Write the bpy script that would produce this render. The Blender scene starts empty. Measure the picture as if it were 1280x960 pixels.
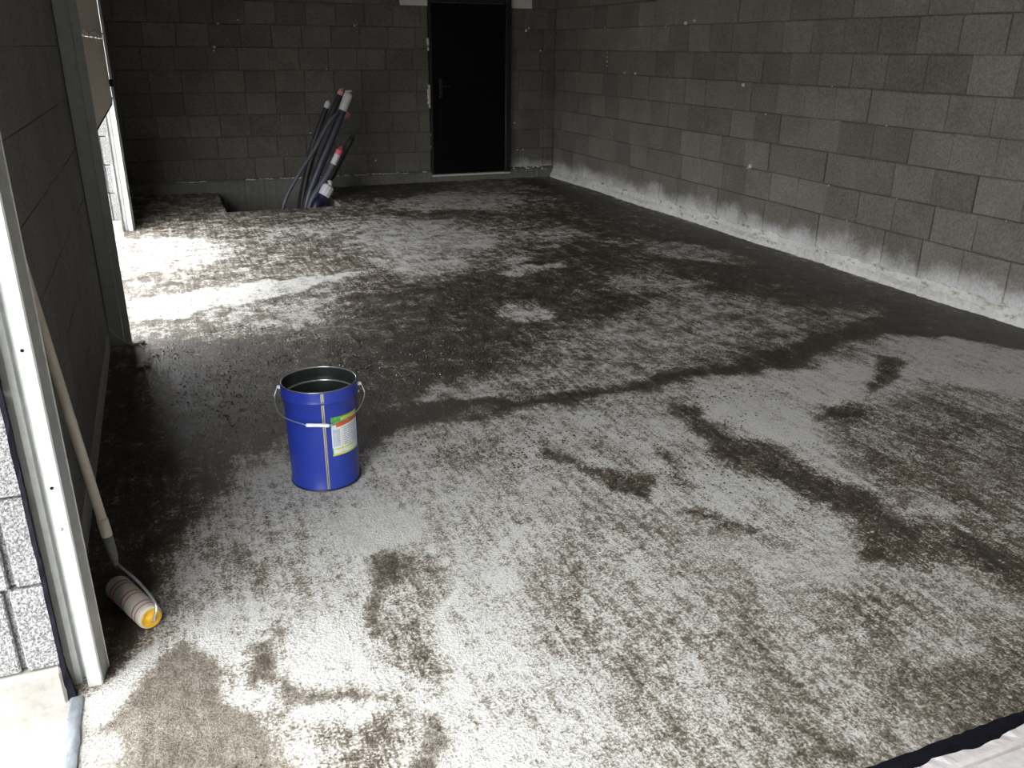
import bpy, bmesh, math, random
import numpy as np
from mathutils import Vector, Matrix

random.seed(7)
rng = np.random.RandomState(11)
S = bpy.context.scene
COL = S.collection

# ------------------------------------------------------------------ camera
PITCH, ROLL, YAW = 0.376347, 0.009640, 0.385295
CAM_H = 1.644
fwd = Vector((math.sin(YAW) * math.cos(PITCH), math.cos(YAW) * math.cos(PITCH), -math.sin(PITCH)))
rt = Vector((math.cos(YAW), -math.sin(YAW), 0))
up = rt.cross(fwd)
r2 = rt * math.cos(ROLL) + up * math.sin(ROLL)
u2 = -rt * math.sin(ROLL) + up * math.cos(ROLL)
cam_d = bpy.data.cameras.new('camera')
cam = bpy.data.objects.new('camera', cam_d)
COL.objects.link(cam)
cam_d.sensor_width = 36
cam_d.lens = 1058.5 / 1280 * 36
cam_d.clip_start = 0.02
cam.matrix_world = Matrix(((r2.x, u2.x, -fwd.x, 0), (r2.y, u2.y, -fwd.y, 0),
                           (r2.z, u2.z, -fwd.z, CAM_H), (0, 0, 0, 1)))
S.camera = cam

# ------------------------------------------------------------------ sky and exposure
W = bpy.data.worlds.new('overcast_sky')
S.world = W
W.use_nodes = True
bg = W.node_tree.nodes['Background']
bg.inputs['Color'].default_value = (0.97, 0.985, 1.0, 1)
bg.inputs['Strength'].default_value = 4.0
S.view_settings.view_transform = 'Standard'
S.view_settings.look = 'None'
S.view_settings.gamma = 1
S.view_settings.use_curve_mapping = False
S.view_settings.exposure = 1.3

# room dimensions (metres)
XL, XR, YB, YN, ZC = -0.42, 5.05, 11.03, -1.60, 3.20
LW = 0.24                      # thickness of the left wall
O1A, O1B = -0.60, 2.13         # first garage opening, along y
O2A, O2B = 5.36, 8.82          # second garage opening
OH = 2.75                      # height of the openings
PX0, PX1, PY0 = 0.57, 1.80, 9.56   # pit in the floor


def portal(name, y0, y1, z1):
    l = bpy.data.lights.new(name, 'AREA')
    l.shape = 'RECTANGLE'
    l.size, l.size_y = y1 - y0, z1
    l.cycles.is_portal = True
    o = bpy.data.objects.new(name, l)
    COL.objects.link(o)
    o.location = (XL - LW - 0.02, (y0 + y1) / 2, z1 / 2)
    o.rotation_euler = (math.pi / 2, 0, -math.pi / 2)
    return o


portal('sky_portal', O1A, O1B, OH)
portal('sky_portal', O2A, O2B, 1.5)

# ------------------------------------------------------------------ node helpers


def newmat(name):
    m = bpy.data.materials.new(name)
    m.use_nodes = True
    nt = m.node_tree
    nt.nodes.clear()
    out = nt.nodes.new('ShaderNodeOutputMaterial')
    b = nt.nodes.new('ShaderNodeBsdfPrincipled')
    nt.links.new(b.outputs[0], out.inputs[0])
    return m, nt, b


class NT:
    def __init__(s, nt):
        s.nt = nt

    def n(s, t, **kw):
        nd = s.nt.nodes.new(t)
        for k, v in kw.items():
            setattr(nd, k, v)
        return nd

    def link(s, a, b):
        s.nt.links.new(a, b)

    def put(s, sock, v):
        if hasattr(v, 'is_output'):
            s.link(v, sock)
        else:
            sock.default_value = v

    def math(s, op, a, b=0.0, c=None, clamp=False):
        nd = s.n('ShaderNodeMath', operation=op, use_clamp=clamp)
        s.put(nd.inputs[0], a)
        s.put(nd.inputs[1], b)
        if c is not None:
            s.put(nd.inputs[2], c)
        return nd.outputs[0]

    def coord(s, scale=(1, 1, 1), kind='pos'):
        if kind == 'pos':
            src = s.n('ShaderNodeNewGeometry').outputs['Position']
        else:
            src = s.n('ShaderNodeTexCoord').outputs['Object']
        mp = s.n('ShaderNodeMapping')
        mp.inputs['Scale'].default_value = scale
        s.link(src, mp.inputs[0])
        return mp.outputs[0]

    def noise(s, vec, scale, detail=4, rough=0.55, dist=0.0):
        nd = s.n('ShaderNodeTexNoise')
        s.link(vec, nd.inputs['Vector'])
        nd.inputs['Scale'].default_value = scale
        nd.inputs['Detail'].default_value = detail
        nd.inputs['Roughness'].default_value = rough
        nd.inputs['Distortion'].default_value = dist
        return nd.outputs['Fac']

    def ramp(s, fac, stops, interp='LINEAR'):
        nd = s.n('ShaderNodeValToRGB')
        nd.color_ramp.interpolation = interp
        els = nd.color_ramp.elements
        while len(els) < len(stops):
            els.new(0.5)
        for e, (p, c) in zip(els, stops):
            e.position = p
            e.color = (*c, 1) if len(c) == 3 else c
        s.link(fac, nd.inputs[0])
        return nd.outputs[0]

    def mix(s, fac, a, b, blend='MIX'):
        nd = s.n('ShaderNodeMix', data_type='RGBA', blend_type=blend)
        s.put(nd.inputs[0], fac)
        s.put(nd.inputs[6], a if hasattr(a, 'is_output') else (*a, 1))
        s.put(nd.inputs[7], b if hasattr(b, 'is_output') else (*b, 1))
        return nd.outputs[2]

    def rng(s, v, a, b, c=0.0, d=1.0, smooth=True):
        nd = s.n('ShaderNodeMapRange')
        if smooth:
            nd.interpolation_type = 'SMOOTHSTEP'
        s.put(nd.inputs[0], v)
        for i, q in enumerate((a, b, c, d)):
            nd.inputs[1 + i].default_value = q
        return nd.outputs[0]

    def bump(s, h, strength, dist, bsdf):
        nd = s.n('ShaderNodeBump')
        nd.inputs['Strength'].default_value = strength
        nd.inputs['Distance'].default_value = dist
        s.link(h, nd.inputs['Height'])
        s.link(nd.outputs[0], bsdf.inputs['Normal'])


def plain(name, col, rough=0.6, metal=0.0, var=0.15, nscale=40, bump=0.0, spec=0.5, bdist=0.002):
    m, nt, b = newmat(name)
    t = NT(nt)
    v = t.coord(kind='obj')
    n = t.noise(v, nscale, 5, 0.6)
    lo = tuple(c * (1 - var) for c in col)
    hi = tuple(min(1, c * (1 + var)) for c in col)
    t.link(t.ramp(n, [(0.3, lo), (0.7, hi)]), b.inputs['Base Color'])
    b.inputs['Roughness'].default_value = rough
    b.inputs['Metallic'].default_value = metal
    b.inputs['Specular IOR Level'].default_value = spec
    if bump:
        t.bump(n, bump, bdist, b)
    return m


def block_material(name, col, lime=False, vary=0.22, rough_grain=False):
    m, nt, b = newmat(name)
    t = NT(nt)
    pos = t.coord()
    oi = t.n('ShaderNodeObjectInfo')
    rnd = oi.outputs['Random']
    big = t.noise(pos, 3.0, 3)
    grain = t.noise(pos, 150 if rough_grain else 55, 4 if rough_grain else 8, 0.6 if rough_grain else 0.75)
    pores = t.noise(pos, 130, 3, 0.6)
    k = t.math('ADD', t.math('MULTIPLY', rnd, vary), 1 - vary * 0.5)
    k = t.math('MULTIPLY', k, t.rng(big, 0.3, 0.7, 0.90, 1.08))
    k = t.math('MULTIPLY', k, t.rng(grain, 0.32, 0.68, *((0.45, 1.42) if rough_grain else (0.72, 1.24))))
    comb = t.n('ShaderNodeCombineColor')
    for i in range(3):
        t.link(t.math('MULTIPLY', k, col[i]), comb.inputs[i])
    c = comb.outputs[0]
    if lime:
        sx = t.n('ShaderNodeSeparateXYZ')
        t.link(t.n('ShaderNodeNewGeometry').outputs['Position'], sx.inputs[0])
        edge = t.noise(t.coord(), 2.6, 7, 0.68)
        h = t.math('ADD', sx.outputs[2], t.math('MULTIPLY', t.math('SUBTRACT', edge, 0.5), -0.42))
        f = t.rng(h, 0.29, 0.07)
        f = t.math('MULTIPLY', f, t.rng(sx.outputs[0], 4.25, 4.6))
        f = t.math('MULTIPLY', f, t.rng(grain, 0.25, 0.6, 0.5, 1.0))
        c = t.mix(f, c, (0.66, 0.66, 0.66))
    t.link(c, b.inputs['Base Color'])
    b.inputs['Roughness'].default_value = 0.92
    b.inputs['Specular IOR Level'].default_value = 0.2
    hgt = t.math('ADD', grain, t.math('MULTIPLY', t.rng(pores, 0.35, 0.5), 0.5))
    t.bump(hgt, 0.9 if rough_grain else 0.55, 0.012 if rough_grain else 0.006, b)
    return m


def concrete_material(name, col, rough=0.85, bump=0.3, scale=18, var=0.25):
    m, nt, b = newmat(name)
    t = NT(nt)
    pos = t.coord()
    a = t.noise(pos, 2.2, 5, 0.6)
    g = t.noise(pos, scale, 8, 0.7)
    f = t.math('ADD', t.math('MULTIPLY', a, 0.5), t.math('MULTIPLY', g, 0.5))
    t.link(t.ramp(f, [(0.33, tuple(c * (1 - var) for c in col)), (0.62, tuple(min(1, c * (1 + var)) for c in col))]),
           b.inputs['Base Color'])
    b.inputs['Roughness'].default_value = rough
    b.inputs['Specular IOR Level'].default_value = 0.3
    t.bump(g, bump, 0.006, b)
    return m


def floor_material():
    m, nt, b = newmat('damp_concrete_floor')
    t = NT(nt)
    pos = t.coord()
    at = t.n('ShaderNodeAttribute', attribute_name='wet')
    wet = at.outputs['Fac']
    gr = t.n('ShaderNodeAttribute', attribute_name='grain').outputs['Fac']
    n0 = t.noise(t.coord((1.3, 0.9, 1)), 2.6, 3, 0.6, 0.5)
    n1 = t.noise(t.coord((1.25, 1, 1)), 7.5, 11, 0.72, 0.25)
    n2 = t.noise(t.coord((1.15, 0.9, 1)), 30, 7, 0.72)
    n3 = t.noise(t.coord((1, 0.06, 1)), 38, 5, 0.65)
    n4 = t.noise(pos, 120, 4, 0.70)
    sp = t.math('MULTIPLY', t.math('SUBTRACT', n0, 0.5), 0.8)
    sy = t.n('ShaderNodeSeparateXYZ')
    t.link(t.n('ShaderNodeNewGeometry').outputs['Position'], sy.inputs[0])
    far = t.rng(sy.outputs[1], 2.6, 4.4)
    for nn, amp in ((n1, t.math('ADD', t.math('MULTIPLY', far, 1.4), 1.0)), (n2, 1.55), (n3, 0.9), (n4, 2.1)):
        sp = t.math('ADD', sp, t.math('MULTIPLY', t.math('SUBTRACT', nn, 0.5), amp))
    v = t.math('ADD', wet, t.math('MULTIPLY', sp, gr))
    col = t.ramp(v, [(0.0, (0.73, 0.72, 0.69)), (0.28, (0.55, 0.535, 0.50)), (0.46, (0.29, 0.265, 0.222)),
                     (0.66, (0.118, 0.096, 0.071)), (1.0, (0.043, 0.034, 0.024))])
    t.link(col, b.inputs['Base Color'])
    t.link(t.rng(v, 0.35, 0.95, 0.88, 0.42), b.inputs['Roughness'])
    b.inputs['Specular IOR Level'].default_value = 0.35
    h = t.math('ADD', t.math('MULTIPLY', n2, 0.7), t.math('MULTIPLY', n4, 0.9))
    h = t.math('SUBTRACT', h, t.math('MULTIPLY', t.rng(v, 0.3, 0.7), 0.12))
    t.bump(h, 0.8, 0.016, b)
    return m


M = {}
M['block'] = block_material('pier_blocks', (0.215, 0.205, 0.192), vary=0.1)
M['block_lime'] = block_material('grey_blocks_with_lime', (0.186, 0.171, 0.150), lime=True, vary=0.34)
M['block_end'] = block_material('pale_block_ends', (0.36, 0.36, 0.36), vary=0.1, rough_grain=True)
M['block_back_shaded'] = block_material('shade_darkened_far_blocks', (0.148, 0.139, 0.123), lime=True, vary=0.30)  # same blocks as the right wall, dimness painted in as darker colour
M['mortar'] = concrete_material('dark_joint_mortar', (0.11, 0.102, 0.092))  # dark mortar set back behind the block faces
M['dab'] = concrete_material('pale_mortar', (0.62, 0.61, 0.58), scale=60)
M['floor'] = floor_material()
M['concrete'] = concrete_material('plain_concrete', (0.36, 0.35, 0.32))
M['footing'] = concrete_material('footing_concrete', (0.15, 0.148, 0.132))
M['plinth'] = concrete_material('pale_plinth', (0.37, 0.355, 0.325), scale=30)
M['ledge'] = concrete_material('pale_ledge', (0.60, 0.595, 0.57), scale=30, bump=0.6)
M['ground'] = concrete_material('outside_concrete', (0.36, 0.345, 0.315), scale=14)
M['ceiling'] = concrete_material('ceiling_concrete', (0.26, 0.25, 0.24))
M['galv'] = plain('galvanised_steel', (0.56, 0.575, 0.56), 0.42, 0.25, 0.12, 22, 0.05)
M['galv_dark'] = plain('aged_galvanised_steel', (0.40, 0.43, 0.42), 0.5, 0.5, 0.08, 30)
M['lead'] = plain('grey_sealing_strip', (0.22, 0.24, 0.26), 0.45, 0.2, 0.25, 25, 0.3, bdist=0.01)
M['black_foil'] = plain('black_membrane', (0.008, 0.008, 0.013), 0.8, 0, 0.3, 40, 0.4, spec=0.1, bdist=0.008)
M['door_black'] = plain('black_door_paint', (0.0025, 0.0025, 0.003), 0.5, 0, 0.1, 20, spec=0.12)
M['door_edge'] = plain('black_frame_paint', (0.012, 0.012, 0.013), 0.35, 0, 0.1, 20)
M['handle_metal'] = plain('dark_handle_metal', (0.06, 0.06, 0.06), 0.4, 0.6)
M['taupe'] = plain('taupe_door_panel', (0.62, 0.57, 0.50), 0.6, 0, 0.06, 8)
M['hinge'] = plain('zinc_hinge', (0.75, 0.75, 0.73), 0.35, 0.8)
M['blue'] = plain('blue_bucket_paint', (0.020, 0.043, 0.33), 0.32, 0, 0.06, 12)
M['tin'] = plain('bare_tin', (0.72, 0.66, 0.52), 0.3, 0.8, 0.1, 30)
M['tin_dark'] = plain('dark_lacquer_inside', (0.035, 0.045, 0.042), 0.3, 0.3, 0.2, 10)
M['rim'] = plain('bright_rim', (0.70, 0.70, 0.66), 0.3, 0.8)
M['wire'] = plain('steel_wire', (0.70, 0.71, 0.72), 0.3, 0.8)
M['white_plastic'] = plain('white_plastic', (0.85, 0.87, 0.88), 0.45)
M['label_white'] = plain('label_white', (0.72, 0.76, 0.80), 0.5, 0, 0.04)
M['label_grey'] = plain('label_print_grey', (0.30, 0.33, 0.40), 0.5)
M['label_green'] = plain('label_green', (0.10, 0.38, 0.06), 0.5, 0, 0.4, 60)
M['label_red'] = plain('label_red', (0.62, 0.10, 0.03), 0.5, 0, 0.3, 60)
M['label_yellow'] = plain('label_yellow', (0.62, 0.66, 0.06), 0.5)
M['pole'] = plain('beige_pole', (0.66, 0.61, 0.52), 0.45, 0, 0.08, 30)
M['pole_dirty'] = plain('grey_dirty_grip', (0.17, 0.18, 0.17), 0.6, 0, 0.4, 60)
M['yellow_cap'] = plain('yellow_cap', (0.75, 0.42, 0.03), 0.45, 0, 0.2, 40)
M['conduit_blue'] = plain('slate_blue_conduit', (0.040, 0.046, 0.064), 0.42, 0, 0.25, 14)
M['conduit_black'] = plain('black_conduit', (0.022, 0.023, 0.026), 0.5, 0, 0.3, 14)
M['conduit_grey'] = plain('grey_blue_conduit', (0.075, 0.083, 0.105), 0.45, 0, 0.25, 14)
M['conduit_navy'] = plain('navy_conduit', (0.012, 0.011, 0.042), 0.42, 0, 0.25, 14)
M['tape_white'] = plain('white_tape', (0.62, 0.62, 0.64), 0.5, 0, 0.15, 60, 0.4, bdist=0.004)
M['tape_pink'] = plain('pink_tape', (0.70, 0.32, 0.30), 0.5, 0, 0.2, 60, 0.4, bdist=0.004)
M['tape_red'] = plain('red_tape', (0.68, 0.13, 0.18), 0.5, 0, 0.3, 60, 0.4, bdist=0.004)
M['soil'] = plain('dark_soil', (0.055, 0.045, 0.034), 0.9, 0, 0.3, 50)
M['crumb'] = plain('pale_grit', (0.42, 0.40, 0.36), 0.9, 0, 0.3, 50)
M['gravel'] = plain('brown_grit', (0.075, 0.063, 0.048), 0.28, 0, 0.35, 50)
M['string'] = plain('pale_string', (0.55, 0.52, 0.46), 0.8)
M['lintel'] = concrete_material('pale_lintel', (0.62, 0.62, 0.58), var=0.1)
M['foam'] = plain('cream_foam', (0.70, 0.67, 0.58), 0.8, 0, 0.1, 60, 0.5, bdist=0.006)


def fleece_material():
    m, nt, b = newmat('striped_roller_fleece')
    t = NT(nt)
    sx = t.n('ShaderNodeSeparateXYZ')
    t.link(t.n('ShaderNodeTexCoord').outputs['Object'], sx.inputs[0])
    n = t.noise(t.coord(kind='obj'), 60, 3)
    z = t.math('ADD', sx.outputs[2], t.math('MULTIPLY', n, 0.004))
    ph = t.math('FRACT', t.math('DIVIDE', z, 0.075))
    c = t.ramp(ph, [(0.0, (0.62, 0.58, 0.50)), (0.34, (0.62, 0.58, 0.50)), (0.37, (0.45, 0.10, 0.12)),
                    (0.41, (0.45, 0.10, 0.12)), (0.45, (0.60, 0.56, 0.50)), (0.60, (0.60, 0.56, 0.50)),
                    (0.64, (0.30, 0.10, 0.17)), (0.68, (0.30, 0.10, 0.17)), (0.72, (0.62, 0.58, 0.50))])
    t.link(c, b.inputs['Base Color'])
    b.inputs['Roughness'].default_value = 0.9
    t.bump(n, 0.5, 0.004, b)
    return m


M['fleece'] = fleece_material()

# ------------------------------------------------------------------ mesh helpers


def mesh_obj(name, verts, faces, mat, parent=None, smooth=False):
    me = bpy.data.meshes.new(name)
    me.from_pydata([tuple(v) for v in verts], [], faces)
    me.update()
    if isinstance(mat, str):
        mat = M[mat]
    me.materials.append(mat)
    if smooth:
        me.polygons.foreach_set('use_smooth', [True] * len(me.polygons))
    o = bpy.data.objects.new(name, me)
    COL.objects.link(o)
    if parent is not None:
        o.parent = parent
    return o


class MB:
    def __init__(s):
        s.v, s.f = [], []

    def add(s, verts, faces):
        k = len(s.v)
        s.v += [tuple(v) for v in verts]
        s.f += [tuple(i + k for i in f) for f in faces]

    def box(s, x0, x1, y0, y1, z0, z1):
        s.add([(x0, y0, z0), (x1, y0, z0), (x1, y1, z0), (x0, y1, z0), (x0, y0, z1), (x1, y0, z1), (x1, y1, z1), (x0, y1, z1)],
              [(0, 3, 2, 1), (4, 5, 6, 7), (0, 1, 5, 4), (1, 2, 6, 5), (2, 3, 7, 6), (3, 0, 4, 7)])

    def cbox(s, x0, x1, y0, y1, z0, z1, c):
        """box with all edges chamfered by c"""
        bm = bmesh.new()
        bmesh.ops.create_cube(bm, size=1)
        for v in bm.verts:
            v.co = Vector(((x0 + x1) / 2 + v.co.x * (x1 - x0), (y0 + y1) / 2 + v.co.y * (y1 - y0), (z0 + z1) / 2 + v.co.z * (z1 - z0)))
        bmesh.ops.bevel(bm, geom=bm.edges[:], offset=c, segments=1, affect='EDGES')
        bm.verts.index_update()
        s.add([v.co.copy() for v in bm.verts], [[v.index for v in f.verts] for f in bm.faces])
        bm.free()

    def tube(s, pts, r, n=12, cap=True):
        pts = [Vector(p) for p in pts]
        rr = r if isinstance(r, (list, tuple)) else [r] * len(pts)
        prev = None
        rings = []
        for i, p in enumerate(pts):
            d = (pts[min(i + 1, len(pts) - 1)] - pts[max(i - 1, 0)]).normalized()
            if prev is None:
                a = d.orthogonal().normalized()
            else:
                a = (prev - d * prev.dot(d)).normalized()
            prev = a
            bb = d.cross(a)
            rings.append([p + (a * math.cos(2 * math.pi * k / n) + bb * math.sin(2 * math.pi * k / n)) * rr[i] for k in range(n)])
        vs = [v for rg in rings for v in rg]
        fs = []
        for i in range(len(pts) - 1):
            for k in range(n):
                fs.append((i * n + k, i * n + (k + 1) % n, (i + 1) * n + (k + 1) % n, (i + 1) * n + k))
        if cap:
            fs.append(tuple(range(n))[::-1])
            fs.append(tuple((len(pts) - 1) * n + k for k in range(n)))
        s.add(vs, fs)

    def lathe(s, prof, n=48, c=(0, 0, 0), a0=0.0, a1=2 * math.pi):
        full = abs(a1 - a0 - 2 * math.pi) < 1e-6
        cols = n if full else n + 1
        vs = []
        for r, z in prof:
            for k in range(cols):
                a = a0 + (a1 - a0) * k / n
                vs.append((c[0] + r * math.cos(a), c[1] + r * math.sin(a), c[2] + z))
        fs = []
        for i in range(len(prof) - 1):
            for k in range(n):
                k2 = (k + 1) % cols
                fs.append((i * cols + k, i * cols + k2, (i + 1) * cols + k2, (i + 1) * cols + k))
        s.add(vs, fs)

    def lump(s, c, r, sq=0.6):
        bm = bmesh.new()
        bmesh.ops.create_icosphere(bm, subdivisions=1, radius=1)
        bm.verts.index_update()
        vs = []
        for v in bm.verts:
            k = r * random.uniform(0.65, 1.15)
            vs.append((c[0] + v.co.x * k, c[1] + v.co.y * k, c[2] + v.co.z * k * sq))
        s.add(vs, [[v.index for v in f.verts] for f in bm.faces])
        bm.free()

    def grit(s, c, r):
        ang = random.uniform(0, 6.3)
        vs = [(c[0] + r * random.uniform(.7, 1.3) * math.cos(ang + i * 1.571), c[1] + r * random.uniform(.7, 1.3) * math.sin(ang + i * 1.571), c[2]) for i in range(4)]
        vs.append((c[0] + r * random.uniform(-.3, .3), c[1] + r * random.uniform(-.3, .3), c[2] + r * random.uniform(.5, 1.0)))
        s.add(vs, [(0, 1, 4), (1, 2, 4), (2, 3, 4), (3, 0, 4)])

    def build(s, name, mat, parent=None, smooth=False):
        return mesh_obj(name, s.v, s.f, mat, parent, smooth)


def tag(o, label=None, cat=None, group=None, kind=None):
    if label:
        o['label'] = label
    if cat:
        o['category'] = cat
    if group:
        o['group'] = group
    if kind:
        o['kind'] = kind
    return o


def thing(name, label, cat, loc=(0, 0, 0), group=None):
    o = bpy.data.objects.new(name, None)
    COL.objects.link(o)
    o.location = loc
    o.empty_display_size = 0.1
    return tag(o, label, cat, group)


def smooth_path(pts, per=8):
    pts = [Vector(p) for p in pts]
    out = []
    for i in range(len(pts) - 1):
        p0 = pts[max(i - 1, 0)]
        p1, p2 = pts[i], pts[i + 1]
        p3 = pts[min(i + 2, len(pts) - 1)]
        for k in range(per):
            t = k / per
            out.append(0.5 * ((2 * p1) + (p2 - p0) * t + (2 * p0 - 5 * p1 + 4 * p2 - p3) * t * t + (3 * p1 - p0 - 3 * p2 + p3) * t ** 3))
    out.append(pts[-1])
    return out


# value noise for the stain map
def vnoise(x, y, f, seed):
    r = np.random.RandomState(seed)
    tab = r.rand(256, 256)
    xs, ys = x * f + 100, y * f + 100
    xi, yi = np.floor(xs).astype(int), np.floor(ys).astype(int)
    fx, fy = xs - xi, ys - yi
    fx, fy = fx * fx * (3 - 2 * fx), fy * fy * (3 - 2 * fy)
    g = lambda a, b: tab[a % 256, b % 256]
    return (g(xi, yi) * (1 - fx) + g(xi + 1, yi) * fx) * (1 - fy) + (g(xi, yi + 1) * (1 - fx) + g(xi + 1, yi + 1) * fx) * fy


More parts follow.
